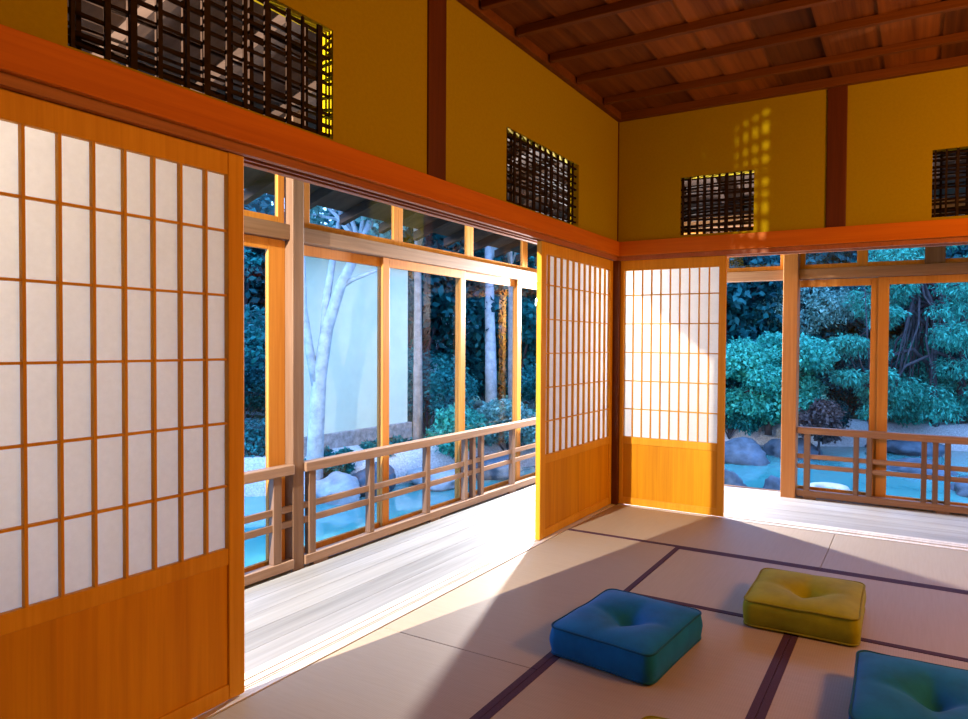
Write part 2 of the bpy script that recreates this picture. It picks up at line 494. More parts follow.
# transom lights, left
for s, e in ((-4.7, -3.95), (-3.95, -3.1), (-3.1, -2.225), (-2.10, -1.345), (-1.345, -.56), (-.56, .235), (.235, .99)):
    window('y', s, e, -1.058, -1.032, 1.955, 2.36, .042, .03, .038)
# back sashes
TR = [(1.040, 1.066), (1.068, 1.094)]
bedges = [-.98, -.30, .40]
for i, (s, e) in enumerate(zip(bedges[:-1], bedges[1:])):
    window('x', s - (.03 if i else 0), min(e + .03, 1.132), *TR[i % 2], zs0, zs1, .06, .062, .075)
for i, (s, e) in enumerate(((1.17, 1.905), (1.880, 2.70), (2.64, 3.44), (3.38, 4.2))):
    window('x', s, e, *TR[(i + 1) % 2], zs0, zs1, .082, .062, .075)
for s, e in ((-.98, -.3), (-.3, .40), (.59, 1.132), (1.258, 1.755), (1.755, 2.27), (2.31, 3.1), (3.1, 3.9)):
    window('x', s, e, 1.032, 1.058, 1.955, 2.36, .042, .03, .038)
struct(B(2.215, 2.36, 1.01, 1.085, 1.955, 2.36).build('trim_back_mullion', M['grey_wood_z'], bevel=.003))
struct(B(.40, .59, 1.01, 1.085, 1.955, 2.36).build('trim_back_mullion', M['grey_wood_z'], bevel=.003))

# railings inside the glass
def railing(axis, a0, a1, d, picks, label, mat, matz):
    def bx(mb, s, e, t0, t1, u, w):
        if axis == 'y': mb.box(t0, t1, s, e, u, w)
        else: mb.box(s, e, t0, t1, u, w)
    s = -1 if axis == 'y' else 1
    loc = (d + s * .025, (a0 + a1) / 2, 0) if axis == 'y' else ((a0 + a1) / 2, d + s * .025, 0)
    t = empty('veranda_railing', loc, label, 'railing', 'wooden railings along the veranda edge')
    mb = MB(); bx(mb, a0, a1, d - s * .006, d + s * .056, .548, .604); mb.build('top_rail', mat, t, bevel=.005)
    mb = MB(); bx(mb, a0, a1, d, d + s * .05, .012, .066); mb.build('bottom_rail', mat, t, bevel=.004)
    for z in (.335, .250):
        mb = MB(); bx(mb, a0, a1, d + s * .014, d + s * .034, z, z + .038); mb.build('middle_rail', mat, t, bevel=.003)
    k = a0 + .06
    while k < a1:
        mb = MB(); bx(mb, k, min(k + .10, a1), d + s * .005, d + s * .045, -.006, .012); mb.build('packing_block', matz, t); k += 1.0
    for p, w in picks:
        mb = MB(); bx(mb, p - w / 2, p + w / 2, d + s * .004, d + s * .046, .066, .548); mb.build('baluster', matz, t, bevel=.003)
    return t
railing('y', -2.140, .90, -.965, [(-2.088, .045), (-1.635, .04), (-1.105, .042), (-.672, .034), (-.572, .034), (-.464, .034), (-.02, .042), (.42, .045), (.80, .045)],
        'long grey-brown wooden railing beyond the open veranda on the left', M['grey_wood'], M['grey_wood_z'])
railing('y', -4.2, -2.215, -.965, [(-2.315, .05), (-2.62, .045), (-3.1, .045), (-3.2, .04), (-3.3, .04), (-3.8, .045)],
        'short stretch of railing seen left of the veranda pillar, beside the foreground shoji', M['grey_wood'], M['grey_wood_z'])
railing('x', 1.262, RX - .05, .965, [(1.345, .05), (1.735, .042), (1.835, .042), (2.235, .04), (2.315, .04), (2.40, .042), (2.9, .042), (3.0, .042), (3.5, .042), (4.0, .042)],
        'darker brown wooden railing on the right, in front of the back garden windows', M['grey_wood_x'], M['grey_wood_z'])

# eaves: boards and rafters sloping out over the veranda, hipped at the corner
EX = 1.95; ZI, ZE = 2.98, 2.335
sl = (ZE - ZI) / EX
mb = MB()
mb.poly_prism([(-.03, RY, ZI + sl * .03), (-.03, .03, ZI + sl * .03), (-EX, EX, ZE), (-EX, RY, ZE)], (0, 0, .05))
mb.poly_prism([(-.03, .03, ZI + sl * .03), (RX, .03, ZI + sl * .03), (RX, EX, ZE), (-EX, EX, ZE)], (0, 0, .05))
eave = struct(mb.build('eave_roof', M['roof_wood'], fix=True))
rf = MB()
def rafter(p, q, w):
    p = Vector(p); q = Vector(q); d = (q - p); side = Vector((-d.y, d.x, 0)).normalized() * w / 2
    h = Vector((0, 0, -.075))
    rf.poly_prism([p + side, p - side, p - side + h, p + side + h], q - p)
y = RY + .2
while y < EX - .1:
    x_in = 0 if y < 0 else -y
    rafter((x_in - .09, y, ZI + sl * (-x_in + .09)), (-EX - .06, y, ZE + sl * .06), .05); y += .42
x = -1.5
while x < RX:
    y_in = 0 if x > 0 else -x
    rafter((x, y_in + .09, ZI + sl * (y_in + .09)), (x, EX + .06, ZE + sl * .06), .05); x += .42
rafter((-.09, .09, ZI + sl * .09), (-EX - .06, EX + .06, ZE + sl * .06), .08)
rf.build('rafters', M['roof_wood'], eave, fix=True)
# main roof over the room keeps the sky off the ceiling
struct(B(-.05, RX + .1, RY - .1, .05, 3.3, 3.36).build('roof_deck', M['roof_wood']))

# ---------------------------------------------------------------- tatami
W = .842
XG = [.004, .834, 1.684, 2.534, 3.384, 4.234]
YG = [-.004, -.792, -1.645, -2.514]
def mat(x0, x1, y0, y1, along, label, sides=(0, 1)):
    t = empty('tatami_mat', ((x0 + x1) / 2, (y0 + y1) / 2, -.055), label, 'tatami mat', 'tatami mats on the floor')
    g = .0012
    x0 += g; x1 -= g; y0 += g; y1 -= g
    o = B(x0, x1, y0, y1, -.054, -.0005).build('rush_surface', M['tatami'], t, bevel=.003)
    if along == 'x':    # rush ribs follow the long side
        me = o.data; o.rotation_euler = (0, 0, PI / 2)
        for v in me.vertices: v.co = (v.co.y, -v.co.x, v.co.z)
    bw = .030
    for e in sides:
        if along == 'x':
            q = (x0, x1, (y0 if e == 0 else y1 - bw), (y0 + bw if e == 0 else y1), -.0035, .001)
        else:
            q = ((x0 if e == 0 else x1 - bw), (x0 + bw if e == 0 else x1), y0, y1, -.0035, .001)
        B(*q).build('cloth_border', M['border'], t)
mat(XG[0], XG[2], YG[1], YG[0], 'x', 'tatami mat in the room corner, lying along the foot of the white back shoji', (0,))
mat(XG[2], XG[4], YG[1], YG[0], 'x', 'tatami mat at far right along the back veranda sill, half in bright light', (0,))
mat(XG[0], XG[1], YG[3], YG[1], 'y', 'tatami mat beside the left sill, brightly lit at its far end', (1,))
mat(XG[1], 2.534, YG[2], YG[1], 'x', 'tatami mat under the olive green cushion, between the corner mat and the blue cushions')
mat(2.534, 4.234, YG[2], YG[1], 'x', 'tatami mat at the right edge, behind the large cut-off blue cushion')
mat(XG[0], XG[1], -4.215, YG[3], 'y', 'nearest tatami mat beside the left sill, at the foot of the foreground shoji', (1,))
mat(XG[1], XG[2], -3.345, YG[2], 'y', 'tatami mat under the small blue cushion in the middle foreground')
mat(XG[2], XG[3], -3.345, YG[2], 'y', 'tatami mat in the right foreground, under the large cut-off blue cushion')
mat(XG[3], XG[4], -3.345, YG[2], 'y', 'tatami mat beyond the right edge of the picture')
mat(XG[1], XG[3], -4.19, -3.347, 'x', 'tatami mat nearest the viewer, below the picture')

# ---------------------------------------------------------------- floor cushions
def cushion(loc, rot, a, b, h, mat_, pip, label, seed, tuft=.045, name='floor_cushion'):
    rnd = random.Random(seed)
    t = empty(name, loc, label, 'floor cushion', 'square floor cushions on the tatami')
    t.rotation_euler = (0, 0, rot)
    N = 40; r = .045
    def outline(u, v, ins=0):
        # rounded square mapping
        x = u * (a - ins); y = v * (b - ins)
        cx = max(abs(x) - (a - ins - r), 0); cy = max(abs(y) - (b - ins - r), 0)
        if cx > 0 and cy > 0:
            l = math.hypot(cx, cy); m = max(cx, cy); k = m / l
            x = math.copysign(a - ins - r + cx * k, x); y = math.copysign(b - ins - r + cy * k, y)
        # edges bow inwards a little between the corners
        x *= 1 - .018 * (1 - v * v); y *= 1 - .018 * (1 - u * u)
        return x, y
    def top(u, v):
        x, y = outline(u, v)
        e = (1 - u ** 4) * (1 - v ** 4)
        rr = math.hypot(x, y)
        z = h * .86 + .030 * e ** .8
        z -= tuft * math.exp(-(rr / .050) ** 2) + tuft * .75 * math.exp(-(rr / .115) ** 2)
        cr = math.exp(-(y / .030) ** 2) * math.exp(-((abs(x) - .07) / .10) ** 2) + math.exp(-(x / .030) ** 2) * math.exp(-((abs(y) - .07) / .10) ** 2)
        z -= .010 * cr
        z += .004 * noise.noise(Vector((x * 9 + seed, y * 9, seed)))
        return x, y, z
    v = []; f = []
    for i in range(N + 1):
        for j in range(N + 1):
            v.append(top(-1 + 2 * i / N, -1 + 2 * j / N))
    for i in range(N):
        for j in range(N):
            k = i * (N + 1) + j
            f.append((k, k + N + 1, k + N + 2, k + 1))
    # side gusset: rings from the top edge down to the bottom edge
    ring = []
    for i in range(N): ring.append((-1 + 2 * i / N, -1))
    for i in range(N): ring.append((1, -1 + 2 * i / N))
    for i in range(N): ring.append((1 - 2 * i / N, 1))
    for i in range(N): ring.append((-1, 1 - 2 * i / N))
    def idx(u, w): return round((u + 1) / 2 * N) * (N + 1) + round((w + 1) / 2 * N)
    prev = [idx(*q) for q in ring]
    L = 8
    for l in range(1, L + 1):
        s = l / L; cur = []
        for (u, w) in ring:
            x, y = outline(u, w)
            bul = 1 + .035 * math.sin(PI * s) + .010 * noise.noise(Vector((x * 7, y * 7, s * 3 + seed)))
            zt = top(u, w)[2]
            z = zt * (1 - s) + .006 * s
            cur.append(len(v)); v.append((x * bul, y * bul, z))
        for i in range(len(ring)):
            j = (i + 1) % len(ring)
            f.append((prev[i], cur[i], cur[j], prev[j]))
        prev = cur
    base = len(v); v.append((0, 0, .002))
    for i in range(len(ring)):
        f.append((prev[i], base, prev[(i + 1) % len(ring)]))
    mb = MB(); mb.v = v; mb.f = f; mb.sm = [True] * len(f)
    me_off = None
    def child(mb, nm, mt):
        me = bpy.data.meshes.new(nm); me.from_pydata(mb.v, [], mb.f); me.polygons.foreach_set('use_smooth', mb.sm)
        bm = bmesh.new(); bm.from_mesh(me); bmesh.ops.recalc_face_normals(bm, faces=bm.faces[:]); bm.to_mesh(me); bm.free()
        me.materials.append(mt); o = bpy.data.objects.new(nm, me); col.objects.link(o); o.parent = t
        return o
    child(mb, 'cover', mat_)
    pt = MB(); pts = []; pb = []
    for (u, w) in ring:
        x, y, z = top(u, w); pts.append((x * 1.006, y * 1.006, z)); pb.append((x * 1.008, y * 1.008, .010))
    pt.tube(pts, .0045, 6, closed=True); child(pt, 'top_piping', pip)
    pt = MB().tube(pb, .0045, 6, closed=True); child(pt, 'bottom_piping', pip)
    bt = MB(); zc = top(0, 0)[2]
    bt.tube([(0, 0, zc - .004), (0, 0, zc + .003), (0, 0, zc + .007)], [.016, .016, .007], 14); child(bt, 'button', pip)
    return t
cushion((1.075, -2.165, .001), math.radians(-6), .242, .248, .138, M['blue'], M['blue_dark'],
        'blue square floor cushion in the middle of the floor, whole in view', 1)
cushion((1.712, -1.500, .001), math.radians(1.0), .250, .240, .140, M['green'], M['green_dark'],
        'olive green floor cushion behind the blue ones, whole in view', 2)
cushion((2.237, -2.262, .001), math.radians(1.5), .250, .255, .140, M['blue'], M['blue_dark'],
        'dark blue floor cushion cut off by the lower right corner', 3)
cushion((1.682, -2.985, .001), math.radians(10), .24, .24, .135, M['green'], M['green_dark'],
        'olive cushion of which only a tip shows at the bottom edge', 4)

# ---------------------------------------------------------------- garden
# pond and banks
struct(B(-30, 30, -20, 32, -1.2, -.9).build('pond_bed', M['moss']))
mb = MB()
def sheet(pts, z):
    n = len(mb.v); mb.v += [(p[0], p[1], z) for p in pts]; mb.f.append(tuple(range(n, n + len(pts)))); mb.sm.append(False)
sheet([(-14, -12), (-1.0, -12), (12, 1.0), (12, 9.6), (-2.0, 9.6), (-7, 3)], -.6)
pond = mb.build('pond_water', M['water']); pond['kind'] = 'structure'

def bank(pts_in, name, mat_, z_in, rise, width, seed):
    """bank strip: inner shoreline polyline, going outwards and up"""
    mb = MB(); K = 10
    P = []
    for i in range(len(pts_in) - 1):
        a = Vector((*pts_in[i][:2], 0)); b = Vector((*pts_in[i + 1][:2], 0)); n = max(2, int((b - a).length / .3))
        for k in range(n): P.append(a.lerp(b, k / n))
    P.append(Vector((*pts_in[-1][:2], 0)))
    for i, p in enumerate(P):
        t = P[min(i + 1, len(P) - 1)] - P[max(0, i - 1)]; t.normalize(); nrm = Vector((-t.y, t.x, 0))
        wob = .14 * noise.noise(Vector((p.x * 1.3, p.y * 1.3, seed)))
        for k in range(K + 1):
            s = k / K; q = p + nrm * (s ** 1.5 * width + wob * (1 - s))
            z = z_in + rise * min(1, s * 2.2) + .05 * noise.noise(Vector((q.x * 1.6, q.y * 1.6, seed + 3)))
            mb.v.append((q.x, q.y, z))
    for i in range(len(P) - 1):
        for k in range(K):
            a = i * (K + 1) + k
            mb.f.append((a, a + 1, a + K + 2, a + K + 1)); mb.sm.append(True)
    return struct(mb.build(name, mat_, fix=True))
shore = [(12, 8.7), (4.0, 8.8), (1.6, 8.5), (.1, 7.6), (-1.2, 6.6), (-2.6, 4.9), (-3.4, 2.9), (-4.15, 1.2), (-5.6, -.2), (-7.0, -1.5), (-9, -5), (-10, -12)]
bank(list(shore), 'garden_ground', M['moss'], -.72, .50, -16, 2)
bank(list(shore), 'gravel_shore', M['gravel'], -.68, .52, -.75, 5)

def rock(loc, s, seed, mat_, label, group='rocks around the pond'):
    bm = bmesh.new(); bmesh.ops.create_icosphere(bm, subdivisions=4, radius=1)
    for v in bm.verts:
        n1 = noise.noise(v.co * 1.1 + Vector((seed * 3.1, 0, 0))); n2 = noise.noise(v.co * 3.2 + Vector((0, seed * 1.7, 0)))
        n3 = noise.noise(v.co * 9 + Vector((0, 0, seed)))
        v.co *= 1 + .34 * n1 + .14 * n2 + .04 * n3
        v.co = Vector((v.co.x * s[0], v.co.y * s[1], max(v.co.z, -.5) * s[2]))
    me = bpy.data.meshes.new('garden_rock'); bm.to_mesh(me); bm.free()
    for p in me.polygons: p.use_smooth = True
    me.materials.append(mat_)
    o = bpy.data.objects.new('garden_rock', me); col.objects.link(o); o.location = loc
    return tag(o, label, 'rock', group)
rock((-.45, 5.75, -.55), (.52, .42, .30), 1, M['rock'], 'dark rock at the pond edge under the round maple, right of the back shoji')
rock((.02, 3.55, -.62), (.20, .22, .27), 2, M['rock'], 'nearest dark rock in the pond, just right of the back shoji edge')
rock((.62, 3.65, -.62), (.22, .22, .24), 3, M['rock'], 'dark rock in the pond at the foot of the honey pillar')
rock((.30, 6.6, -.55), (.45, .35, .24), 4, M['rock'], 'low dark rock at the water, behind the honey pillar')
rock((-4.05, .78, -.52), (.30, .26, .22), 5, M['pale_rock'], 'pale grey rock on the shore just right of the left veranda pillar')
rock((-3.95, 1.25, -.50), (.26, .3, .24), 6, M['rock'], 'bluish grey rock on the shore seen above the middle rails, left sashes')
rock((-3.55, 2.0, -.52), (.42, .36, .16), 7, M['pale_rock'], 'flat pale rock on the shore behind the second glass sash')
rock((-3.2, 2.75, -.50), (.36, .32, .2), 8, M['rock'], 'bluish rock on the shore below the bright shrubs')
rock((-2.6, 4.2, -.5), (.45, .4, .24), 9, M['pale_rock'], 'pale rock on the shore near the far end of the left windows')
rock((2.0, 8.0, -.55), (.6, .4, .20), 10, M['rock'], 'dark low rock at the far shore behind the right railing')
rock((3.0, 5.0, -.62), (.45, .4, .22), 11, M['rock'], 'dark rock in the pond at the right edge, behind the balusters')
rock((2.2, 6.2, -.62), (.5, .3, .18), 12, M['rock'], 'dark rock in the pond behind the triple balusters')

# stone basin standing in the pond
t = empty('stone_basin', (1.32, 2.74, -.9), 'round pale stone water basin seen through the right railing', 'stone basin')
prof = [(.10, -.9), (.17, -.88), (.20, -.6), (.22, -.36), (.225, -.27), (.21, -.25), (.15, -.252), (.12, -.27), (.105, -.31), (.0, -.325)]
mb = MB(); S = 36
for r_, z_ in prof:
    for k in range(S):
        an = 2 * PI * k / S; mb.v.append((1.32 + r_ * math.cos(an), 2.74 + r_ * math.sin(an), z_))
for i in range(len(prof) - 1):
    for k in range(S):
        l = (k + 1) % S; mb.f.append((i * S + k, i * S + l, (i + 1) * S + l, (i + 1) * S + k)); mb.sm.append(True)
mb.build('bowl', M['pale_rock'], t, fix=True)
mb = MB(); mb.v = [(1.32 + .112 * math.cos(2 * PI * k / S), 2.74 + .112 * math.sin(2 * PI * k / S), -.285) for k in range(S)]
mb.f = [tuple(range(S))]; mb.sm = [False]
mb.build('water', M['water'], t)

# cream plaster garden wall with stone base and tiled coping
t = empty('garden_wall', (-4.95, 1.6, -.4), 'cream plaster garden wall on a stone base, seen through the first two left sashes', 'garden wall')
B(-5.08, -4.86, .78, 2.82, .07, 2.50).build('plaster_panel', M['cream'], t)
B(-5.14, -4.80, .76, 2.86, -.5, .07).build('stone_base', M['stone_base'], t, bevel=.01)
mb = MB().poly_prism([(-5.25, .7, 2.50), (-4.69, .7, 2.50), (-4.97, .7, 2.68)], (0, 2.22, 0)); mb.build('tiled_coping', M['tile'], t, fix=True)

def leaf_mesh(centers, radii, n, size, rng, droop=0, flat=1.0, shell=.55):
    """n folded diamond leaves scattered in ellipsoid clumps"""
    C = np.array(centers, float); R = np.array(radii, float)
    if R.ndim == 1: R = np.repeat(R[:, None], 3, 1)
    w = (R[:, 0] * R[:, 1]); w = w / w.sum()
    k = rng.choice(len(C), n, p=w)
    d = rng.normal(size=(n, 3)); d /= np.linalg.norm(d, axis=1)[:, None]
    rr = (shell + (1 - shell) * rng.random(n)) * (.85 + .3 * rng.random(n))
    p = C[k] + d * R[k] * rr[:, None]
    nrm = d * .6 + rng.normal(size=(n, 3)) * .6 + np.array([0, 0, .5]); nrm /= np.linalg.norm(nrm, axis=1)[:, None]
    ax = rng.normal(size=(n, 3)) + d * .5; ax[:, 2] -= droop
    ax -= nrm * (ax * nrm).sum(1)[:, None]; ax /= np.linalg.norm(ax, axis=1)[:, None]
    sd = np.cross(nrm, ax)
    L = size * (.6 + .8 * rng.random(n))[:, None]; Wd = L * .30 * flat
    base = p; tip = p + ax * L
    mid = p + ax * L * .5
    a = mid + sd * Wd + nrm * L * .10; b = mid - sd * Wd + nrm * L * .10
    V = np.stack([base, a, tip, b], 1).reshape(-1, 3)
    return V

def mesh_from_quads(name, V, mat_, parent):
    off = np.array(parent.location)
    n = len(V) // 4
    me = bpy.data.meshes.new(name)
    me.vertices.add(len(V)); me.vertices.foreach_set('co', (V - off).astype(np.float32).ravel())
    me.loops.add(len(V)); me.loops.foreach_set('vertex_index', np.arange(len(V), dtype=np.int32))
    me.polygons.add(n); me.polygons.foreach_set('loop_start', (np.arange(n) * 4).astype(np.int32))
    try: me.polygons.foreach_set('loop_total', np.full(n, 4, dtype=np.int32))
    except Exception: pass
    me.update(calc_edges=True); me.validate()
    me.materials.append(mat_)
    o = bpy.data.objects.new(name, me); col.objects.link(o); o.parent = parent
    return o

def tree(name, base, h, r, label, leafmat, bark, seed, trunk_h=.5, tr=.09, n=6000, size=.12, cat='tree', clumps=14,
         lean=(0, 0), path=None, forks=None, droop=0, flat=1.0, crown=None, group=None, squash=.7, shell=.5, cr=1.0):
    rng = np.random.default_rng(seed); rnd = random.Random(seed)
    t = empty(name, base, label, cat, group)
    bz = Vector(base)
    mb = MB()
    top = bz + Vector((lean[0], lean[1], h * trunk_h))
    if path is None:
        path = [bz + Vector((0, 0, -.15))]
        for k in range(1, 6):
            s = k / 5
            path.append(bz.lerp(top, s) + Vector((rnd.uniform(-.05, .05) * h * .2, rnd.uniform(-.05, .05) * h * .2, 0)))
    N = len(path)
    mb.tube(path, [tr * (1 - .6 * i / (N - 1)) for i in range(N)], 8)
    cc = crown if crown is not None else (bz + Vector((lean[0], lean[1], h * (trunk_h + (1 - trunk_h) * .5))))
    cc = Vector(cc)
    ch = h * (1 - trunk_h) * .5 if crown is None else h
    C = []; R = []
    for k in range(clumps):
        an = rnd.uniform(0, 2 * PI); zz = rnd.uniform(-1, 1); q = math.sqrt(max(0, 1 - zz * zz)) * rnd.uniform(.35, .85)
        c = cc + Vector((math.cos(an) * q * r, math.sin(an) * q * r, zz * ch * .75))
        rr = r * cr * rnd.uniform(.28, .45)
        C.append(c); R.append((rr, rr, rr * squash))
        st = path[-1] if rnd.random() < .6 else path[-2]
        mbm = Vector(st).lerp(c, .5) + Vector((rnd.uniform(-.1, .1), rnd.uniform(-.1, .1), rnd.uniform(0, .15))) * r
        mb.tube([st, mbm, c], [tr * .38, tr * .25, tr * .10], 6)
    for fk in (forks or []):
        mb.tube(fk[0], fk[1], 8)
    mb.build('trunk', bark, t)
    mesh_from_quads('foliage', leaf_mesh(C, R, n, size, rng, droop, flat, shell), leafmat, t)
    return t

def shrub(base, r, h, label, leafmat, seed, n=2500, size=.09, name='garden_shrub', flat=1.0, group='shrubs around the pond'):
    rng = np.random.default_rng(seed); rnd = random.Random(seed)
    t = empty(name, base, label, 'shrub', group); bz = Vector(base)
    C = []; R = []; mb = MB()
    for k in range(9):
        an = rnd.uniform(0, 2 * PI); q = rnd.uniform(.1, .7)
        c = bz + Vector((math.cos(an) * q * r, math.sin(an) * q * r, h * rnd.uniform(.35, .8)))
        rr = r * rnd.uniform(.3, .48); C.append(c); R.append((rr, rr, rr * .75))
        mb.tube([bz + Vector((0, 0, -.08)), bz.lerp(c, .5) + Vector((0, 0, .05)), c], [.018, .013, .006], 5)
    mb.build('stems', M['bark_dark'], t)
    mesh_from_quads('foliage', leaf_mesh(C, R, n, size, rng, 0, flat), leafmat, t)
    return t

V3 = lambda *a: Vector(a)
# pale forked tree in front of the cream wall
tree('pale_bark_tree', (-4.28, .64, -.35), .55, 1.1, 'pale-barked forked tree leaning in front of the cream garden wall', M['leaf_pale'], M['bark_pale'], 11, tr=.10, n=4200, size=.07,
     path=[V3(-4.28, .64, -.5), V3(-4.27, .66, .2), V3(-4.25, .69, .85), V3(-4.18, .74, 1.45), V3(-4.05, .82, 1.95), V3(-3.86, .95, 2.45), V3(-3.7, 1.1, 3.0)],
     forks=[([V3(-4.26, .67, .75), V3(-4.31, .60, 1.2), V3(-4.34, .54, 1.7), V3(-4.3, .5, 2.4)], [.06, .05, .04, .025]),
            ([V3(-4.2, .72, 1.3), V3(-4.2, .75, 1.8), V3(-4.12, .8, 2.4), V3(-4.1, .9, 3.0)], [.055, .045, .035, .02]),
            ([V3(-4.05, .82, 1.95), V3(-3.95, .92, 2.05), V3(-3.7, 1.15, 2.2)], [.035, .028, .015])],
     crown=(-4.05, .85, 2.75), clumps=14, cr=.6)
# straight trunks
tree('cedar_tree', (-4.15, 2.27, -.4), 1.6, 1.5, 'tall straight cedar with brown-grey trunk at the right end of the cream wall', M['leaf_dark'], M['bark_brown'], 12, tr=.075, n=3000, size=.12,
     path=[V3(-4.15, 2.27, -.6), V3(-4.16, 2.28, 1), V3(-4.18, 2.29, 2.6), V3(-4.2, 2.3, 4.6)], crown=(-4.2, 2.3, 4.8))
tree('birch_tree', (-5.0, 5.2, -.3), 1.8, 1.6, 'slim pale blue-grey trunk seen through the third left sash', M['leaf_dark'], M['bark_pale'], 13, tr=.13, n=3000, size=.12,
     path=[V3(-4.98, 5.17, -.5), V3(-5.02, 5.18, 1), V3(-5.08, 5.19, 2.8), V3(-5.15, 5.2, 5)], crown=(-5.1, 5.2, 5.0))
tree('brown_trunk_tree', (-4.15, 4.6, -.3), 1.6, 1.3, 'slim brown trunk beside the pale trunk in the third left sash', M['leaf_mid'], M['bark_brown'], 14, tr=.06, n=2500, size=.12,
     path=[V3(-4.15, 4.6, -.5), V3(-4.17, 4.6, 1), V3(-4.2, 4.62, 2.6), V3(-4.2, 4.6, 4.6)], crown=(-4.2, 4.6, 4.7))
# trees at far left, seen between the foreground shoji and the pillar
tree('twisted_tree', (-6.6, .75, -.3), 1.5, 1.0, 'twisted bluish tree in the narrow gap right of the foreground shoji', M['leaf_mid'], M['bark_pale'], 15, tr=.06, n=5000, size=.09,
     path=[V3(-6.6, .75, -.5), V3(-6.55, .78, .4), V3(-6.7, .8, .9), V3(-6.55, .75, 1.5), V3(-6.6, .7, 2.2)],
     forks=[([V3(-6.6, .78, .6), V3(-6.4, .85, 1.0), V3(-6.35, .9, 1.6)], [.04, .03, .015]), ([V3(-6.65, .8, 1.0), V3(-6.85, .6, 1.5), V3(-6.8, .5, 2.1)], [.035, .028, .015])],
     crown=(-6.8, .9, 2.0), clumps=16)
# rounded maple, right windows
tree('maple_tree', (-.25, 7.2, -.2), .95, 1.35, 'round bright green maple just right of the back shoji', M['leaf_teal'], M['bark_dark'], 16, trunk_h=.5, tr=.07, n=26000, size=.075,
     clumps=30, crown=(-.35, 7.2, .80), squash=.6, cr=.75)
bpy.context.view_layer.update()
tree('feathery_tree', (.1, 9.6, -.2), 3.0, 1.2, 'feathery pale tree rising behind the round maple', M['leaf_pale'], M['bark_dark'], 17, trunk_h=.5, tr=.07, n=12000, size=.09, droop=1.2, flat=.6, clumps=18)
tree('red_leaf_shrub', (.72, 6.6, -.45), .8, .55, 'brown-purple leaved bush behind the first right sash', M['leaf_brown'], M['bark_dark'], 18, trunk_h=.2, tr=.03, n=5000, size=.07, cat='shrub', clumps=14)
# weeping tree at far right, dark crooked trunks
tree('weeping_pine', (2.50, 8.9, -.4), 2.4, 1.9, 'weeping tree with dark crooked trunks behind the second right sash', M['leaf_teal'], M['bark_dark'], 19, tr=.085, n=34000, size=.085, droop=1.6, flat=.55,
     path=[V3(2.52, 8.88, -.6), V3(2.5, 8.9, .2), V3(2.44, 8.9, .9), V3(2.5, 8.92, 1.5), V3(2.35, 8.9, 2.1), V3(2.2, 8.9, 2.7)],
     forks=[([V3(2.95, 9.1, -.5), V3(2.9, 9.1, .3), V3(2.98, 9.12, 1.0), V3(2.85, 9.0, 1.6), V3(3.1, 9.0, 2.3)], [.08, .07, .06, .045, .03]),
            ([V3(2.44, 8.9, .9), V3(2.1, 8.6, 1.25), V3(1.7, 8.4, 1.1), V3(1.45, 8.3, .7)], [.045, .04, .03, .015]),
            ([V3(2.5, 8.92, 1.5), V3(2.1, 8.5, 1.95), V3(1.6, 8.3, 1.8)], [.04, .03, .015]),
            ([V3(2.95, 9.1, 1.0), V3(2.5, 8.4, 1.2), V3(2.0, 8.1, .95), V3(1.8, 8.0, .6)], [.035, .03, .025, .012])],
     crown=(2.4, 8.7, 1.75), clumps=58, squash=.55, cr=.60)
tree('drooping_branch_tree', (1.45, 7.6, -.4), 1.9, .65, 'drooping teal branches seen in the right half of the first right sash', M['leaf_teal'], M['bark_dark'], 20, trunk_h=.5, tr=.045, n=6500, size=.09, droop=1.4, flat=.55, clumps=12, squash=.45, crown=(1.35, 7.4, 1.3))
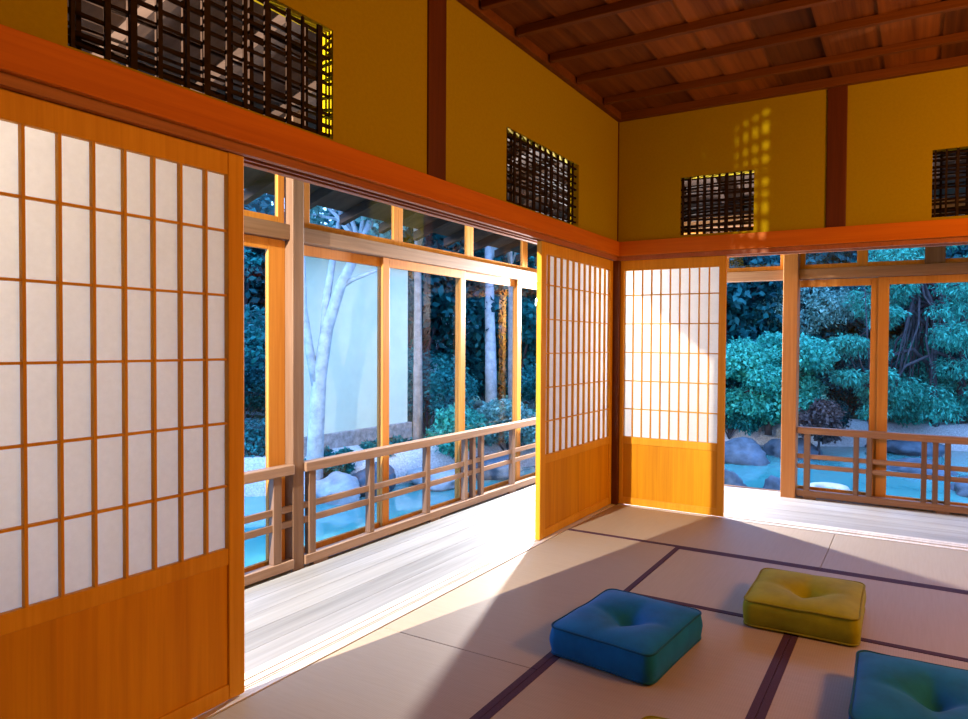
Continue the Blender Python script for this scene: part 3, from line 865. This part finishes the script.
# shrubs
SH = [((-3.75, 2.55, -.35), .55, .75, 'bright shrub in front of the cedar trunk, second left sash', 'leaf_teal', 3500),
      ((-3.35, 3.4, -.4), .65, .95, 'bright pale-flecked shrub in the third left sash, above the triple balusters', 'leaf_pale', 3800),
      ((-2.9, 4.3, -.4), .65, .8, 'bright shrub at the far end of the left railing', 'leaf_teal', 3500),
      ((-4.42, 1.0, -.45), .30, .42, 'low dark shrub along the foot of the cream wall, near the pillar', 'leaf_mid', 2200),
      ((-4.40, 1.65, -.45), .30, .40, 'low dark shrub along the foot of the cream wall, its middle', 'leaf_mid', 2200),
      ((-4.34, 2.2, -.45), .30, .42, 'low dark shrub at the right foot of the cream wall', 'leaf_mid', 2200),
      ((-5.9, .75, -.4), .55, .7, 'shrub on the shore left of the veranda pillar', 'leaf_mid', 3000),
      ((-6.3, .2, -.4), .6, .9, 'shrub on the shore behind the edge of the foreground shoji', 'leaf_teal', 3000),
      ((-.9, 6.9, -.35), .6, .7, 'shrub on the pond bank partly behind the back shoji', 'leaf_mid', 3000),
      ((.65, 7.8, -.35), .6, .7, 'dark shrub behind the honey pillar', 'leaf_dark', 3000),
      ((3.4, 9.3, -.3), .8, 1.0, 'dark shrub at the right edge, behind the crooked trunks', 'leaf_mid', 3000),
      ((-5.6, 4.1, -.35), 1.0, 1.5, 'broad teal shrub filling the gap right of the cedar trunk', 'leaf_mid', 6000),
      ((-6.9, 6.2, -.35), 1.3, 1.9, 'tall dark shrub deep in the garden behind the third left sash', 'leaf_dark', 7000),
      ((-3.9, 6.0, -.35), 1.0, 1.6, 'tall mid-green shrub behind the far end of the left railing', 'leaf_mid', 6000),
      ((.9, 9.0, -.35), .9, 2.0, 'tall dark shrub behind the first right sash', 'leaf_dark', 7000),
      ((-1.2, 8.8, -.35), 1.0, 1.8, 'tall dark shrub behind the round maple', 'leaf_dark', 7000),
      ((-8.2, 2.3, -.35), 1.1, 1.7, 'tall dark shrub far behind the narrow gap beside the foreground shoji', 'leaf_dark', 7000),
      ((2.2, 10.4, -.3), 1.2, 1.7, 'broad dark shrub behind the crooked trunks', 'leaf_dark', 7000),
      ((1.4, 9.3, -.3), .8, .9, 'dark shrub between the two right sashes', 'leaf_dark', 3000)]
for i, (p, r, h, lb, lm, n) in enumerate(SH):
    shrub(p, r, h, lb, M[lm], 40 + i, n * 2, .065)
# tall evergreens behind everything
BT = []
rnd = random.Random(5)
for i, (x, y) in enumerate([(-13.5, .2), (-12.6, 2.6), (-11.2, 4.6), (-9.6, 3.2), (-8.6, 6.2), (-7.4, 8.2), (-5.8, 7.4), (-6.0, 10.6), (-4.2, 9.0), (-3.2, 11.5), (-1.8, 9.6), (-1.0, 12.6), (.6, 12.2), (2.0, 12.8), (3.6, 12.0), (4.6, 10.4), (5.4, 13.4), (-14.6, -2.4), (7.5, 11.0), (9.0, 8.0), (10.5, 5.0), (11.5, 2.0), (7.0, 13.5), (12.0, -1.5), (-10.8, 7.6), (-.2, 10.6), (-7.0, 4.9)]):
    hh = rnd.uniform(4.6, 5.3)
    tree('evergreen_tree', (x, y, -.3), hh, rnd.uniform(1.7, 2.1),
         'tall dark evergreen in the dense wood beyond the pond', M['leaf_dark'] if i % 6 else M['leaf_mid'], M['bark_dark'], 60 + i,
         trunk_h=.02, tr=.14, n=17000, size=.17, clumps=44, squash=.8, group='tall evergreens beyond the pond', shell=.3)

# ---------------------------------------------------------------- lights
def light(kind, name, loc, energy, color, radius=.05, target=None, spot=None, blend=.3):
    l = bpy.data.lights.new(name, kind); l.energy = energy; l.color = color
    if kind == 'AREA': l.size = radius
    else: l.shadow_soft_size = radius
    if spot: l.spot_size = spot; l.spot_blend = blend
    o = bpy.data.objects.new(name, l); col.objects.link(o); o.location = loc
    if target: o.rotation_euler = (Vector(target) - Vector(loc)).to_track_quat('-Z', 'Y').to_euler()
    return o
light('SPOT', 'veranda_corner_lamp', (-.80, .93, 1.72), 860, (.95, .97, 1.0), .05, (-.1, .23, 1.12), math.radians(168), .25)
light('SPOT', 'veranda_end_lamp', (-.60, -5.2, 2.35), 1250, (1.0, .90, .76), .012, (.22, 0, .95), math.radians(96), .6)
light('POINT', 'room_warm_fill', (4.0, -2.2, 2.25), 165, (1.0, .46, .09), .25)  # added warm fill from the unseen right of the room, no fixture modelled

w = bpy.data.worlds.new('sky'); sc.world = w; w.use_nodes = True
bg = w.node_tree.nodes['Background']; bg.inputs[0].default_value = (.25, .47, 1.0, 1); bg.inputs[1].default_value = 4.2

# ---------------------------------------------------------------- camera
cam = bpy.data.cameras.new('camera'); co = bpy.data.objects.new('camera', cam); col.objects.link(co)
yaw, pitch, roll = .459505563, -.0187962368, -.0088596812
f = Vector((-math.sin(yaw) * math.cos(pitch), math.cos(yaw) * math.cos(pitch), math.sin(pitch)))
r = Vector((math.cos(yaw), math.sin(yaw), 0)); d = f.cross(r)
r2 = r * math.cos(roll) + d * math.sin(roll); d2 = -r * math.sin(roll) + d * math.cos(roll)
mw = Matrix((r2, -d2, -f)).transposed().to_4x4(); mw.translation = (2.16575, -4.65706, 1.30)
co.matrix_world = mw
cam.sensor_width = 36; cam.sensor_fit = 'HORIZONTAL'
cam.lens = 636.995 / 968 * 36
cam.shift_x = (484 - 600.9635) / 968
cam.shift_y = -(359.5 - 355.6716) / 968
cam.clip_start = .05; cam.clip_end = 200
sc.camera = co

sc.view_settings.view_transform = 'Standard'; sc.view_settings.look = 'None'
sc.view_settings.exposure = 0.6; sc.view_settings.gamma = 1
sc.view_settings.use_curve_mapping = False
